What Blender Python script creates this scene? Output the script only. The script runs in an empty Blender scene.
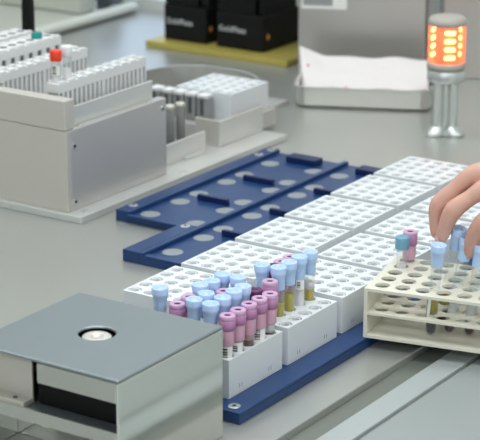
import bpy, bmesh, math, random
from mathutils import Vector, Matrix
random.seed(7)
S = bpy.context.scene
COL = S.collection
BENCH = 0.90           # bench top height in metres; all lengths below are mm, z = 0 on the bench top
PI = math.pi

# ------------------------------------------------------------------ materials
def lin(c):
    return tuple(((v / 12.92) if v <= 0.04045 else ((v + 0.055) / 1.055) ** 2.4) for v in [q / 255 for q in c]) + (1.0,)

def mat(name, rgb, rough=0.5, metal=0.0, noise=0.0, scale=40.0, spec=0.5, bump=0.0, sub=0.0, stretch=None, coat=0.0, aniso=0.0):
    m = bpy.data.materials.new(name); m.use_nodes = True
    nt = m.node_tree; b = nt.nodes['Principled BSDF']
    b.inputs['Base Color'].default_value = lin(rgb)
    b.inputs['Roughness'].default_value = rough
    b.inputs['Metallic'].default_value = metal
    b.inputs['Specular IOR Level'].default_value = spec
    b.inputs['Coat Weight'].default_value = coat
    if sub:
        b.inputs['Subsurface Weight'].default_value = sub
        b.inputs['Subsurface Radius'].default_value = (0.006, 0.004, 0.003)
        b.inputs['Subsurface Scale'].default_value = 0.6
    tc = nt.nodes.new('ShaderNodeTexCoord'); mp = nt.nodes.new('ShaderNodeMapping')
    nz = nt.nodes.new('ShaderNodeTexNoise')
    nz.inputs['Scale'].default_value = scale; nz.inputs['Detail'].default_value = 3
    if stretch: mp.inputs['Scale'].default_value = stretch
    nt.links.new(tc.outputs['Object'], mp.inputs['Vector']); nt.links.new(mp.outputs['Vector'], nz.inputs['Vector'])
    if noise:
        mr = nt.nodes.new('ShaderNodeMapRange')
        mr.inputs['To Min'].default_value = max(0.02, rough * (1 - noise)); mr.inputs['To Max'].default_value = rough * (1 + noise)
        nt.links.new(nz.outputs['Fac'], mr.inputs['Value']); nt.links.new(mr.outputs['Result'], b.inputs['Roughness'])
        mx = nt.nodes.new('ShaderNodeMix'); mx.data_type = 'RGBA'
        c = lin(rgb)
        mx.inputs[6].default_value = tuple(v * (1 - noise * 0.12) for v in c[:3]) + (1,)
        mx.inputs[7].default_value = tuple(min(1, v * (1 + noise * 0.12)) for v in c[:3]) + (1,)
        nt.links.new(nz.outputs['Fac'], mx.inputs[0]); nt.links.new(mx.outputs[2], b.inputs['Base Color'])
    if bump:
        bp = nt.nodes.new('ShaderNodeBump'); bp.inputs['Strength'].default_value = bump; bp.inputs['Distance'].default_value = 0.001
        nt.links.new(nz.outputs['Fac'], bp.inputs['Height']); nt.links.new(bp.outputs['Normal'], b.inputs['Normal'])
    return m

def clear(name, rgb, through=0.8, rough=0.08, body=None):
    """thin see-through wall: transparent + glossy (+ a little body colour)"""
    m = bpy.data.materials.new(name); m.use_nodes = True
    nt = m.node_tree; nt.nodes.clear()
    out = nt.nodes.new('ShaderNodeOutputMaterial'); tr = nt.nodes.new('ShaderNodeBsdfTransparent')
    tr.inputs['Color'].default_value = lin(rgb)
    pr = nt.nodes.new('ShaderNodeBsdfPrincipled'); pr.inputs['Base Color'].default_value = lin(body or rgb)
    pr.inputs['Roughness'].default_value = rough
    lw = nt.nodes.new('ShaderNodeLayerWeight'); lw.inputs['Blend'].default_value = 0.35
    mr = nt.nodes.new('ShaderNodeMapRange'); mr.inputs['To Min'].default_value = (1 - through) * .6; mr.inputs['To Max'].default_value = min(1, 1 - through + 0.16)
    mx = nt.nodes.new('ShaderNodeMixShader')
    nt.links.new(lw.outputs['Facing'], mr.inputs['Value']); nt.links.new(mr.outputs['Result'], mx.inputs['Fac'])
    nt.links.new(tr.outputs[0], mx.inputs[1]); nt.links.new(pr.outputs[0], mx.inputs[2]); nt.links.new(mx.outputs[0], out.inputs['Surface'])
    return m

def glow(name, rgb, power):
    m = bpy.data.materials.new(name); m.use_nodes = True
    b = m.node_tree.nodes['Principled BSDF']
    b.inputs['Base Color'].default_value = lin(rgb); b.inputs['Emission Color'].default_value = lin(rgb)
    b.inputs['Emission Strength'].default_value = power
    return m

M = dict(
    bench=mat('satin bench metal', (186, 188, 184), 0.33, 0.6, 0.12, 6, stretch=(1, 1, 1)),
    rail=mat('pale anodised rail', (170, 178, 178), 0.45, 0.15, 0.05, 8),
    channel=mat('grey channel', (122, 127, 120), 0.5, 0.3, 0.05, 8),
    seam=mat('seam grey', (150, 154, 152), 0.5, 0.2),
    bpanel=mat('pale front panel', (152, 160, 159), 0.4, 0.1, 0.05, 5),
    rack=mat('white rack plastic', (224, 228, 231), 0.42, 0, 0.04, 60, sub=0.0),
    beige=mat('cream rack plastic', (222, 219, 204), 0.4, 0, 0.04, 40),
    blue=mat('blue anodised tray', (24, 60, 110), 0.36, 0.1, 0.10, 50),
    bluedark=mat('dark blue bar', (14, 36, 86), 0.4, 0.2, 0.05, 50),
    disc=mat('grey sensor disc', (144, 150, 156), 0.5, 0.1, 0.25, 160),
    screw=mat('bright screw', (205, 208, 208), 0.3, 0.85),
    dark=mat('screw socket', (22, 22, 24), 0.6),
    alu=mat('bead blasted aluminium', (212, 208, 200), 0.45, 0.45, 0.06, 30),
    alu2=mat('brushed aluminium side', (206, 203, 202), 0.42, 0.6, 0.08, 20),
    aluplate=mat('aluminium base plate', (222, 224, 222), 0.38, 0.6, 0.06, 25),
    steel=mat('polished stainless steel', (220, 222, 217), 0.12, 0.85, 0.25, 9),
    steeltop=mat('satin stainless lid', (146, 155, 160), 0.36, 0.7, 0.08, 12),
    steelback=mat('brushed stainless cabinet', (196, 193, 189), 0.33, 0.7, 0.1, 14, stretch=(1, 1, 12)),
    steelpan=mat('stainless pan', (206, 206, 202), 0.3, 0.7, 0.08, 20),
    black=mat('black plastic', (14, 15, 16), 0.5, 0, 0.05, 60, spec=.2),
    black2=mat('glossy black plastic', (11, 12, 13), 0.4, spec=.2),
    brass=mat('brass coloured plate', (190, 176, 92), 0.42, 0.35, 0.08, 30),
    amber=mat('amber marker', (196, 130, 54), 0.4),
    letter=mat('pale lettering', (208, 212, 212), 0.5),
    paper=mat('white tissue paper', (226, 222, 221), 0.8, 0, 0.04, 60, bump=0.3),
    stain=mat('red stain', (196, 92, 92), 0.8),
    comb=mat('off white sample rack', (226, 227, 227), 0.45, 0, 0.04, 60),
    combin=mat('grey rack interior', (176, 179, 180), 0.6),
    grey=mat('grey plastic', (150, 152, 150), 0.5, 0, 0.04, 40),
    hous=mat('grey instrument housing', (186, 189, 180), 0.5, 0, 0.04, 10),
    hous2=mat('pale grey rim', (206, 208, 198), 0.45, 0, 0.04, 10),
    label=mat('white paper label', (236, 236, 232), 0.7),
    ink=mat('black barcode ink', (40, 40, 44), 0.7),
    inkg=mat('grey print', (150, 152, 154), 0.7),
    red=mat('red cap', (236, 62, 30), 0.4),
    teal=mat('teal cap', (20, 138, 128), 0.35),
    whitecap=mat('white cap', (228, 230, 232), 0.45),
    pink=mat('mauve rubber cap', (190, 134, 178), 0.42, 0, 0.05, 90, sub=0.15),
    pinktop=mat('pale mauve cap ring', (206, 166, 202), 0.4, 0, 0.05, 90, sub=0.15),
    plum=mat('dark plum cap', (96, 40, 92), 0.4),
    hole=mat('cap recess', (58, 34, 56), 0.7),
    glass=clear('clear tube wall', (252, 253, 253), 0.96, 0.06, (236, 240, 242)),
    skirt=mat('mauve translucent sleeve', (224, 176, 200), 0.35, 0, .03, 90, sub=.35),
    bluecap=mat('pale blue cap', (184, 209, 243), 0.38, 0, 0.03, 90, sub=0.35),
    bluecap2=mat('teal blue cap', (112, 166, 190), 0.4, sub=0.1),
    serum=mat('yellow serum', (164, 150, 10), 0.2, 0, 0.03, 90, sub=0.2),
    pinkserum=mat('pinkish serum', (216, 172, 178), 0.25, 0, .03, 90, sub=.2),
    blood=mat('dark red blood', (74, 26, 24), 0.3),
    clot=mat('black clot', (24, 12, 14), 0.3),
    cloudy=mat('cloudy sample', (218, 214, 216), 0.3, 0, .03, 90, sub=.2),
    skin=mat('skin', (208, 162, 146), 0.48, 0, 0.35, 26, sub=0.25, bump=0.15),
    nail=mat('finger nail', (226, 178, 162), 0.3),
    lampmetal=mat('cast lamp post', (208, 212, 210), 0.32, 0.7, 0.06, 40),
    lampgrey=mat('lamp cap grey', (178, 172, 164), 0.5),
    lens=None, led=None,
    floor=mat('grey vinyl floor', (176, 178, 176), 0.5, 0, 0.15, 4),
    wall=mat('pale wall paint', (222, 225, 221), 0.7, 0, 0.05, 6),
    ceil=mat('white ceiling', (226, 226, 222), 0.8, 0, 0.05, 6),
    paneglow=glow('added bluish glow pane', (196, 212, 236), 2.3),
    frame=mat('added window frame grey', (196, 199, 192), 0.5),
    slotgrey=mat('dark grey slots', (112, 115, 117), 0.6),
    cold=mat('dark grey rubber', (74, 80, 82), 0.5),
)
M['led'] = glow('lit led bar', (255, 232, 160), 26.0)
def lensmat():
    m = bpy.data.materials.new('lit orange lens'); m.use_nodes = True
    nt = m.node_tree; nt.nodes.clear()
    out = nt.nodes.new('ShaderNodeOutputMaterial'); tr = nt.nodes.new('ShaderNodeBsdfTransparent'); tr.inputs['Color'].default_value = lin((255, 190, 150))
    em = nt.nodes.new('ShaderNodeEmission'); em.inputs['Color'].default_value = lin((255, 160, 132)); em.inputs['Strength'].default_value = 1.5
    gl = nt.nodes.new('ShaderNodeBsdfPrincipled'); gl.inputs['Base Color'].default_value = lin((250, 150, 110)); gl.inputs['Roughness'].default_value = 0.15
    a = nt.nodes.new('ShaderNodeAddShader'); mx = nt.nodes.new('ShaderNodeMixShader'); mx.inputs['Fac'].default_value = 0.45
    nt.links.new(em.outputs[0], a.inputs[0]); nt.links.new(gl.outputs[0], a.inputs[1])
    nt.links.new(tr.outputs[0], mx.inputs[1]); nt.links.new(a.outputs[0], mx.inputs[2]); nt.links.new(mx.outputs[0], out.inputs['Surface'])
    return m
M['lens'] = lensmat()
M['leddim'] = glow('dim orange led bar', (255, 150, 30), 1.6)
M['ledback'] = glow('orange glowing core', (255, 130, 60), .7)

# ------------------------------------------------------------------ mesh builder (mm)
class MB:
    def __init__(s): s.bm = bmesh.new()
    def box(s, x0, x1, y0, y1, z0, z1):
        v = [s.bm.verts.new((x, y, z)) for z in (z0, z1) for x, y in ((x0, y0), (x1, y0), (x1, y1), (x0, y1))]
        for f in ((3, 2, 1, 0), (4, 5, 6, 7), (0, 1, 5, 4), (1, 2, 6, 5), (2, 3, 7, 6), (3, 0, 4, 7)):
            s.bm.faces.new([v[i] for i in f])
        return s
    def prism(s, pts, z0, z1):
        n = len(pts)
        a = [s.bm.verts.new((x, y, z0)) for x, y in pts]; b = [s.bm.verts.new((x, y, z1)) for x, y in pts]
        s.bm.faces.new(a[::-1]); s.bm.faces.new(b)
        for i in range(n): s.bm.faces.new((a[i], a[(i + 1) % n], b[(i + 1) % n], b[i]))
        return s
    def prism_y(s, pts, y0, y1):           # pts in x,z
        n = len(pts)
        a = [s.bm.verts.new((x, y0, z)) for x, z in pts]; b = [s.bm.verts.new((x, y1, z)) for x, z in pts]
        s.bm.faces.new(a); s.bm.faces.new(b[::-1])
        for i in range(n): s.bm.faces.new((a[(i + 1) % n], a[i], b[i], b[(i + 1) % n]))
        return s
    def lathe(s, prof, x=0, y=0, seg=20, smooth=True, caps=True):   # prof list of (r, z)
        rings = []
        for r, z in prof:
            if r < 1e-4: rings.append([s.bm.verts.new((x, y, z))])
            else: rings.append([s.bm.verts.new((x + r * math.cos(2 * PI * k / seg), y + r * math.sin(2 * PI * k / seg), z)) for k in range(seg)])
        for a, b in zip(rings, rings[1:]):
            for k in range(seg):
                k2 = (k + 1) % seg
                if len(a) == 1 and len(b) == 1: continue
                if len(a) == 1: f = s.bm.faces.new((a[0], b[k2], b[k]))
                elif len(b) == 1: f = s.bm.faces.new((a[k], a[k2], b[0]))
                else: f = s.bm.faces.new((a[k], a[k2], b[k2], b[k]))
                f.smooth = smooth
        if caps:
            if len(rings[0]) > 1: s.bm.faces.new(rings[0][::-1])
            if len(rings[-1]) > 1: s.bm.faces.new(rings[-1])
        return s
    def loft(s, rings, smooth=True):         # rings: lists of equal length of 3-D points, capped
        vr = [[s.bm.verts.new(p) for p in r] for r in rings]; n = len(vr[0])
        for a, b in zip(vr, vr[1:]):
            for k in range(n):
                f = s.bm.faces.new((a[k], a[(k + 1) % n], b[(k + 1) % n], b[k])); f.smooth = smooth
        s.bm.faces.new(vr[0][::-1]); s.bm.faces.new(vr[-1])
        return s
    def tube(s, pts, radii, seg=14):
        pts = [Vector(p) for p in pts]; rings = []
        n = len(pts); u = None
        for i in range(n):
            d = (pts[min(i + 1, n - 1)] - pts[max(i - 1, 0)]).normalized()
            if u is None: u = d.cross(Vector((0, 0, 1)) if abs(d.z) < .9 else Vector((1, 0, 0)))
            u = (u - d * u.dot(d)).normalized(); w = d.cross(u).normalized()
            r = radii[i] if isinstance(radii[i], tuple) else (radii[i], radii[i])
            rings.append([pts[i] + u * r[0] * math.cos(2 * PI * k / seg) + w * r[1] * math.sin(2 * PI * k / seg) for k in range(seg)])
        return s.loft(rings)
    def grid_sheet(s, fn, nu, nv, th=0.6):
        vs = [[s.bm.verts.new(fn(u / nu, v / nv)) for v in range(nv + 1)] for u in range(nu + 1)]
        for u in range(nu):
            for v in range(nv):
                f = s.bm.faces.new((vs[u][v], vs[u + 1][v], vs[u + 1][v + 1], vs[u][v + 1])); f.smooth = True
        return s
    def build(s, name, m, parent=None, origin=(0, 0, 0), bevel=0.0, seg=2, fix=True):
        o_ = Vector(origin)
        for v in s.bm.verts: v.co = (v.co - o_) * 0.001
        if fix: bmesh.ops.recalc_face_normals(s.bm, faces=s.bm.faces)
        me = bpy.data.meshes.new(name); s.bm.to_mesh(me); s.bm.free(); me.materials.append(m)
        o = bpy.data.objects.new(name, me); COL.objects.link(o)
        place(o, origin, parent)
        if bevel:
            b = o.modifiers.new('bevel', 'BEVEL'); b.width = bevel * 0.001; b.segments = seg; b.limit_method = 'ANGLE'; b.angle_limit = math.radians(40)
        return o

ORIG = {}
def place(o, origin, parent=None):
    ORIG[o.name] = Vector(origin)
    if parent is None:
        o.location = Vector(origin) * 0.001 + Vector((0, 0, BENCH))
    else:
        o.parent = parent
        o.location = (Vector(origin) - ORIG[parent.name]) * 0.001

def tag(o, label, cat, group=None, kind=None):
    o['label'] = label; o['category'] = cat
    if group: o['group'] = group
    if kind: o['kind'] = kind
    return o
def thing(name, origin, label, cat, group=None):
    o = bpy.data.objects.new(name, None); o.empty_display_size = 0.02; COL.objects.link(o); place(o, origin)
    return tag(o, label, cat, group)
def struct(o):
    o['kind'] = 'structure'; return o
def dup(o, loc=None, label=None, parent=None):
    c = o.copy(); COL.objects.link(c)
    if parent is not None: c.parent = parent
    if loc is not None: c.location = loc
    if label: c['label'] = label
    for ch in o.children: dup(ch, parent=c)
    return c
def W(x, y, z): return Vector((x, y, z)) * 0.001 + Vector((0, 0, BENCH))

# ------------------------------------------------------------------ camera model (fitted from the rack grids)
CAM = Vector((1199.7, -1817.5, 738.8)); F = 1963.86
PIT, YAW, ROLL = 0.306773684, 2.15422951, 0.00217114
cp, sp = math.cos(PIT), math.sin(PIT)
FW = Vector((math.cos(YAW) * cp, math.sin(YAW) * cp, -sp))
R0 = Vector((math.sin(YAW), -math.cos(YAW), 0)); U0 = R0.cross(FW)
RT = R0 * math.cos(ROLL) + U0 * math.sin(ROLL); UP = -R0 * math.sin(ROLL) + U0 * math.cos(ROLL)
cam = bpy.data.cameras.new('camera'); co = bpy.data.objects.new('camera', cam); COL.objects.link(co)
mw = Matrix((RT, UP, -FW)).transposed().to_4x4(); mw.translation = W(*CAM); co.matrix_world = mw
cam.sensor_fit = 'HORIZONTAL'; cam.sensor_width = 36; cam.lens = 36 * F / 480; cam.clip_start = 0.05; cam.clip_end = 30
cam.dof.use_dof = True; cam.dof.focus_distance = 2.0; cam.dof.aperture_fstop = 13
S.camera = co

# ------------------------------------------------------------------ room
def room():
    z0 = -BENCH * 1000; zt = 1700
    struct(MB().box(-2600, 2600, -3600, 2000, z0 - 60, z0).build('floor', M['floor'], origin=(0, 0, z0)))
    struct(MB().box(-2600, 2600, -3600, 2000, zt, zt + 60).build('ceiling', M['ceil'], origin=(0, 0, zt)))
    struct(MB().box(-2660, -2600, -3600, 2000, z0, zt).build('wall_left', M['wall'], origin=(-2600, 0, z0)))
    struct(MB().box(2600, 2660, -3600, 2000, z0, zt).build('wall_right', M['wall'], origin=(2600, 0, z0)))
    struct(MB().box(-2600, 2600, -3660, -3600, z0, zt).build('wall_front', M['wall'], origin=(0, -3600, z0)))
    wb = MB()
    wx0, wx1, wz0, wz1 = -2000, -700, 22, 420
    wb.box(-2600, 2600, 1122, 1180, z0, wz0); wb.box(-2600, wx0, 1122, 1180, wz0, wz1)
    wb.box(wx1, 2600, 1122, 1180, wz0, wz1); wb.box(-2600, 2600, 1122, 1180, wz1, zt)
    struct(wb.build('wall_back', M['wall'], origin=(0, 1122, z0)))
    w = struct(MB().box(wx0, wx1, 1150, 1158, wz0, wz1).build('added_window_1', M['paneglow'], origin=(-1200, 1150, wz0)))  # unseen window, added so the bench mirrors a bluish glow
    fr = MB()
    for x in (wx0, wx1 - 24): fr.box(x, x + 24, 1130, 1149, wz0, wz1)
    fr.build('added_window_frame', M['frame'], w, (-1200, 1140, wz0))
room()

# the bench and its rails
bench = tag(MB().box(-2200, 311, -1300, 1120, -30, 0).build('bench_top', M['bench'], origin=(0, 0, -30), bevel=1.5),
            'satin grey metal bench top carrying all the equipment', 'bench')
struct(bench)
rl = thing('bench_edge', (340, 0, -30), 'pale rails with a grey channel along the near edge of the bench', 'bench edge')
rl['kind'] = 'structure'
MB().box(311.3, 339, -1300, 1120, -30, -8).build('channel', M['channel'], rl, (325, 0, -30))
MB().box(339.3, 367.5, -1300, 1120, -30, -2).build('rail', M['rail'], rl, (353, 0, -30), 1)
MB().box(367.7, 373, -1300, 1120, -30, -6).build('seam', M['seam'], rl, (370, 0, -30))
MB().box(373.2, 900, -1300, 1120, -30, -2).build('front_panel', M['bpanel'], rl, (600, 0, -30), 1)
struct(MB().box(-2150, 860, -1250, 1100, -900, -31).build('bench_cabinet', M['wall'], origin=(0, 0, -900)))
bpy.data.objects['bench_cabinet']['label'] = 'cabinet body under the bench top'
bpy.data.objects['bench_cabinet']['category'] = 'cabinet'

# ------------------------------------------------------------------ blue trays
PX, PY = 108.5, 105.6
X0, Y0 = 32.0, -270.0          # near left corner of the white rack (column 0, row 0)
RW = 95.0
def tray(x0, x1, xe, ye, rim1, ya, yb, col, rows, label, screws, rackless):
    """x0..x1 plate, xe..x0 a wider strip that only runs from ya to ye (the neighbouring tray starts there)"""
    t = thing('rack_tray', ((x0 + x1) / 2, (ya + yb) / 2, 0), label, 'tray', 'blue rack trays side by side on the bench')
    cx = X0 + col * PX + RW / 2
    ysl = Y0 + rows[0] * PY - 8
    b = MB()
    b.box(x0, x1, ya, yb, 0.2, 9.5)
    b.box(xe, x0, ya, ye, 0.2, 14.5); b.box(x0, x0 + 7, ya, yb, 9.5, 14.5)
    if rim1: b.box(x1 - rim1, x1, ya, yb, 9.5, 12.0)
    b.box(x0 + 7, x1 - rim1, ya, ysl - 2, 9.5, 12.0)
    b.build('tray_body', M['blue'], t, ((x0 + x1) / 2, (ya + yb) / 2, 0), 0.7)
    for r in rows:
        yc = Y0 + r * PY + RW / 2
        if rackless:
            for dx in (-36, 33):
                for dy in (-33, 31):
                    MB().lathe([(12.5, 9.4), (12.5, 9.9), (11.8, 10.1)], cx + dx, yc + dy, 24).build('sensor_disc', M['disc'], t, (cx + dx, yc + dy, 9.4))
        yb_ = Y0 + r * PY + RW + 5.3
        if r == rows[-1]: MB().box(cx - 23, cx + 23, yb_ - 3, yb_ + 18, 9.4, 18).build('end_block', M['bluedark'], t, (cx, yb_, 9.4), 0.6)
        else: MB().box(cx - 23, cx + 23, yb_ - 3, yb_ + 3, 9.4, 17).build('divider_bar', M['bluedark'], t, (cx, yb_, 9.4), 0.5)
    for sx, sy, sz in screws:
        s = MB().lathe([(6.2, sz - 0.1), (6.2, sz + 0.5), (5.4, sz + 0.9)], sx, sy, 20).build('screw', M['screw'], t, (sx, sy, sz))
        MB().lathe([(2.2, sz + 0.85), (2.2, sz + 1.1)], sx, sy, 6, False).build('screw_socket', M['dark'], s, (sx, sy, sz))
    return t
tray(-199, -90, -213, 391, 0, 42, 391, -2, (3, 4, 5), 'shortest blue tray, empty, beside the aluminium base plate at the left',
     [(-204, 67, 14.5), (-202, 352, 14.5), (-201, 382, 14.5)], True)
tray(-89.6, 18, -112, 41.5, 0, -79, 391, -1, (2, 3, 4, 5), 'empty blue tray between the shortest blue tray and the white racks',
     [(-101, 33, 14.5)], True)
tray(18.4, 126, -4, -79.6, 0, -292, 391, 0, (0, 1, 2, 3, 4, 5), 'blue tray under the far row of white racks', [(8, -284, 14.5)], False)
tray(126.4, 266, 112, -292.5, 26, -403, 391, 1, (-1, 0, 1, 2, 3, 4, 5), 'blue tray under the near row of white racks, silver screw at its near corner',
     [(252, -391, 12)], False)

# ------------------------------------------------------------------ white 5 x 5 racks
def rack_mesh(b, n, cell, mar, h, ox=0.0, oy=0.0, r=6.9, deep=33.0, seg=24):
    w = n * cell + 2 * mar
    cs = []
    def ringpts(cx, cy, rr, z): return [b.bm.verts.new((cx + rr * math.cos(2 * PI * k / seg), cy + rr * math.sin(2 * PI * k / seg), z)) for k in range(seg)]
    for i in range(n):
        for j in range(n):
            cx = ox + mar + cell * (i + .5); cy = oy + mar + cell * (j + .5)
            x0 = cx - cell / 2 - (mar if i == 0 else 0); x1 = cx + cell / 2 + (mar if i == n - 1 else 0)
            y0 = cy - cell / 2 - (mar if j == 0 else 0); y1 = cy + cell / 2 + (mar if j == n - 1 else 0)
            out = []
            for k in range(seg):
                a = 2 * PI * k / seg; c, s = math.cos(a), math.sin(a)
                t = min(((x1 - cx) if c > 0 else (cx - x0)) / max(abs(c), 1e-6), ((y1 - cy) if s > 0 else (cy - y0)) / max(abs(s), 1e-6))
                out.append((cx + c * t, cy + s * t))
            # put true corners on the nearest diagonal sample
            for qx, qy in ((x1, y1), (x0, y1), (x0, y0), (x1, y0)):
                k = min(range(seg), key=lambda q: (out[q][0] - qx) ** 2 + (out[q][1] - qy) ** 2); out[k] = (qx, qy)
            vo = [b.bm.verts.new((x, y, h)) for x, y in out]
            prof = [(r + .5, 0), (r, -.5), (r - .3, -4.0), (r - 1.5, -4.0), (r - 1.6, -.9), (r - 2.6, -.9), (r - 2.9, -deep)]
            seq = [vo] + [ringpts(cx, cy, rr_, h + zz_) for rr_, zz_ in prof]; r5 = seq[-1]
            for A, B in zip(seq, seq[1:]):
                for k in range(seg):
                    k2 = (k + 1) % seg; b.bm.faces.new((A[k], A[k2], B[k2], B[k]))
            b.bm.faces.new(r5)
    # outer walls and underside
    X = [ox, ox + w]; Y = [oy, oy + w]
    t = [b.bm.verts.new(p) for p in ((X[0], Y[0], h), (X[1], Y[0], h), (X[1], Y[1], h), (X[0], Y[1], h))]
    m = [b.bm.verts.new(p) for p in ((X[0], Y[0], 0), (X[1], Y[0], 0), (X[1], Y[1], 0), (X[0], Y[1], 0))]
    for k in range(4): b.bm.faces.new((m[k], m[(k + 1) % 4], t[(k + 1) % 4], t[k]))
    b.bm.faces.new(m[::-1])
    return b
RZ = 9.7       # underside of a rack on its tray
RH = 39.3      # rack height: its top is at z = 49
rk = rack_mesh(MB(), 5, 19.0, 0.0, RH).build('tube_rack', M['rack'], None, (0, 0, 0), fix=True)
# small mould marks near the foot of the face that looks to the bench edge
for y in (18, 22, 70, 74): MB().box(94.9, 95.15, y, y + .8, 6, 10).build('mould_mark', M['inkg'], rk, (95, y, 6))
order = ['nearest', 'second', 'third', 'fourth', 'fifth', 'farthest']
RG = 'white 25-hole racks on the blue trays'
first = True
def put_rack(x, y, z, label):
    global first
    if first: first = False; o = rk; o.location = W(x, y, z)
    else: o = dup(rk, W(x, y, z))
    tag(o, label, 'tube rack', RG)
    return o
lab0 = ['empty white rack at the left end of the far row, partly behind the steel box',
        'empty white rack second from the left in the far row',
        'empty white rack third from the left in the far row, next to the blue bars',
        'empty white rack fourth from the left in the far row',
        'empty white rack fifth from the left in the far row',
        'empty white rack at the far end of the far row, nearest the orange lamp']
for r in range(6):
    put_rack(X0 + random.uniform(-.8, .8), Y0 + r * PY + random.uniform(-.8, .8), RZ, lab0[r])
lab1 = ['white rack crowded with blue and mauve capped tubes beside the steel box',
        'white rack holding a short row of yellow serum tubes, its front holes empty',
        'empty white rack in the near row between the yellow serum tubes and the cream rack',
        'empty white rack in the near row just behind the cream rack of capped tubes',
        'empty white rack in the near row left of the fingers',
        'white rack in the near row behind the fingers',
        'white rack at the far end of the near row, behind the hand']
for k, r in enumerate(range(-1, 6)):
    put_rack(X0 + PX + (0 if r != 0 else .8) + random.uniform(-.5, .3), Y0 + r * PY + random.uniform(-.8, .8), RZ, lab1[k])

# ------------------------------------------------------------------ tubes
def hole(c, r, i, j): return Vector((X0 + c * PX + 9.5 + 19 * i, Y0 + r * PY + 9.5 + 19 * j, 0))
def ray(px, py): return (FW + RT * ((px - 240) / F) - UP * ((py - 220) / F))
def on_plane(px, py, P, depth=0.0):      # point seen at (px,py) on the plane through P facing the camera (depth mm nearer)
    d = ray(px, py); h = Vector((FW.x, FW.y, 0)).normalized()
    t = ((Vector(P) - h * depth) - CAM).dot(h) / d.dot(h)
    return CAM + d * t
def proj(P):
    d = Vector(P) - CAM; z = d.dot(FW)
    return 240 + F * d.dot(RT) / z, 220 - F * d.dot(UP) / z
def glass_tube(kind, fill, label, H, lab=None, group=None):
    """a tube standing on z=0 of its own frame; H is its full height in mm with the cap"""
    t = bpy.data.objects.new('sample_tube', None); t.empty_display_size = .01; COL.objects.link(t); ORIG[t.name] = Vector((0, 0, 0))
    tag(t, label, 'test tube', group)
    top = H - 8
    b = MB(); R = 6.1
    b.lathe([(0.01, 0), (2.6, .4), (4.6, 1.6), (5.8, 3.8), (R, 6.4), (R, top), (R - .9, top), (R - .9, 6.6), (4.8, 4.2), (3.2, 2.0), (0.01, 1.0)], 0, 0, 18, caps=False)
    b.build('glass', M['glass'], t, (0, 0, 0))
    for k, (m, z0, z1) in enumerate(fill):
        q = MB(); r = R - 1.1
        if z0 < 3: q.lathe([(0.01, 1.3), (3, 2.2), (4.5, 4.4), (r, 7), (r, z1)], 0, 0, 16)
        else: q.lathe([(r, z0), (r, z1)], 0, 0, 16)
        q.build('sample', M[m], t, (0, 0, 0))
    if kind in ('pink', 'plum'):
        a, c = (M['pink'], M['pinktop']) if kind == 'pink' else (M['plum'], M['plum'])
        cap = MB().lathe([(6.6, H - 15), (8.0, H - 14), (8.1, H - 5.5), (7.6, H - 5)], 0, 0, 20).build('cap', a, t, (0, 0, H - 15))
        MB().lathe([(7.4, H - 5.2), (7.9, H - 4.6), (7.9, H - .8), (7.2, H), (3.9, H), (3.4, H - 1.2), (0.01, H - 1.2)], 0, 0, 20, caps=False).build('cap_ring', c, cap, (0, 0, H - 5))
        MB().lathe([(3.3, H - 1.15), (3.3, H - .75)], 0, 0, 14).build('cap_recess', M['hole'], cap, (0, 0, H - 3))
        MB().lathe([(6.35, H - 31), (6.9, H - 30), (7.1, H - 15)], 0, 0, 18, caps=False).build('sleeve', M['skirt'], t, (0, 0, H - 31))
    elif kind == 'blue':
        MB().lathe([(6.25, H - 24), (6.35, H - 23.5), (6.4, H - 16), (6.6, H - 14), (7.0, H - 10), (7.9, H - 8), (8.2, H - 5.6), (8.0, H - 5.2), (8.5, H - 1), (8.1, H), (7.0, H), (6.2, H - 3), (3.6, H - 3.2), (3.2, H - 1.4), (0.01, H - 1.2)], 0, 0, 20, caps=False).build('cap', M['bluecap'], t, (0, 0, H - 22))
    elif kind in ('red', 'teal', 'white', 'flat'):
        mm = {'red': 'red', 'teal': 'teal', 'white': 'whitecap', 'flat': 'bluecap2'}[kind]
        MB().lathe([(7.3, H - 13), (7.5, H - 12.5), (7.5, H - 1), (6.9, H), (0.01, H)], 0, 0, 20, caps=False).build('cap', M[mm], t, (0, 0, H - 13))
    if lab:
        z0, z1, a0, a1 = lab
        q = MB(); rr = R + .12; n = 10
        pts = [(rr * math.cos(a0 + (a1 - a0) * k / n), rr * math.sin(a0 + (a1 - a0) * k / n)) for k in range(n + 1)]
        pts2 = [((rr + .15) * math.cos(a0 + (a1 - a0) * k / n), (rr + .15) * math.sin(a0 + (a1 - a0) * k / n)) for k in range(n + 1)]
        q.prism(pts2 + pts[::-1], z0, z1)
        lo = q.build('paper_label', M['label'], t, (0, 0, z0))
        bars = MB()
        zz = z0 + 2
        rnd = random.Random(int(z1 * 10 + a0 * 100))
        while zz < z1 - 2:
            w = rnd.choice((.5, .9, 1.4)); am = a0 + (a1 - a0) * .18; an = a0 + (a1 - a0) * .55
            p1 = [((rr + .3) * math.cos(am + (an - am) * k / 5), (rr + .3) * math.sin(am + (an - am) * k / 5)) for k in range(6)]
            p2 = [(x * .985, y * .985) for x, y in p1]
            bars.prism(p1 + p2[::-1], zz, zz + w); zz += w + rnd.choice((.7, 1.2))
        bars.build('barcode', M['ink'], lo, (0, 0, z0))
    return t
def stand(t, base, top):                    # put the tube's axis through base -> top (mm points)
    d = (Vector(top) - Vector(base)).normalized()
    t.rotation_euler = Vector((0, 0, 1)).rotation_difference(d).to_euler()
    t.location = W(*base)
FLOOR = RZ + RH - 33 + .3
TG = {'blue': 'pale blue capped tubes in the white racks', 'pink': 'mauve capped tubes in the white racks'}
VIEWA = math.atan2(-FW.y, -FW.x)            # direction towards the camera, for labels
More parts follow.
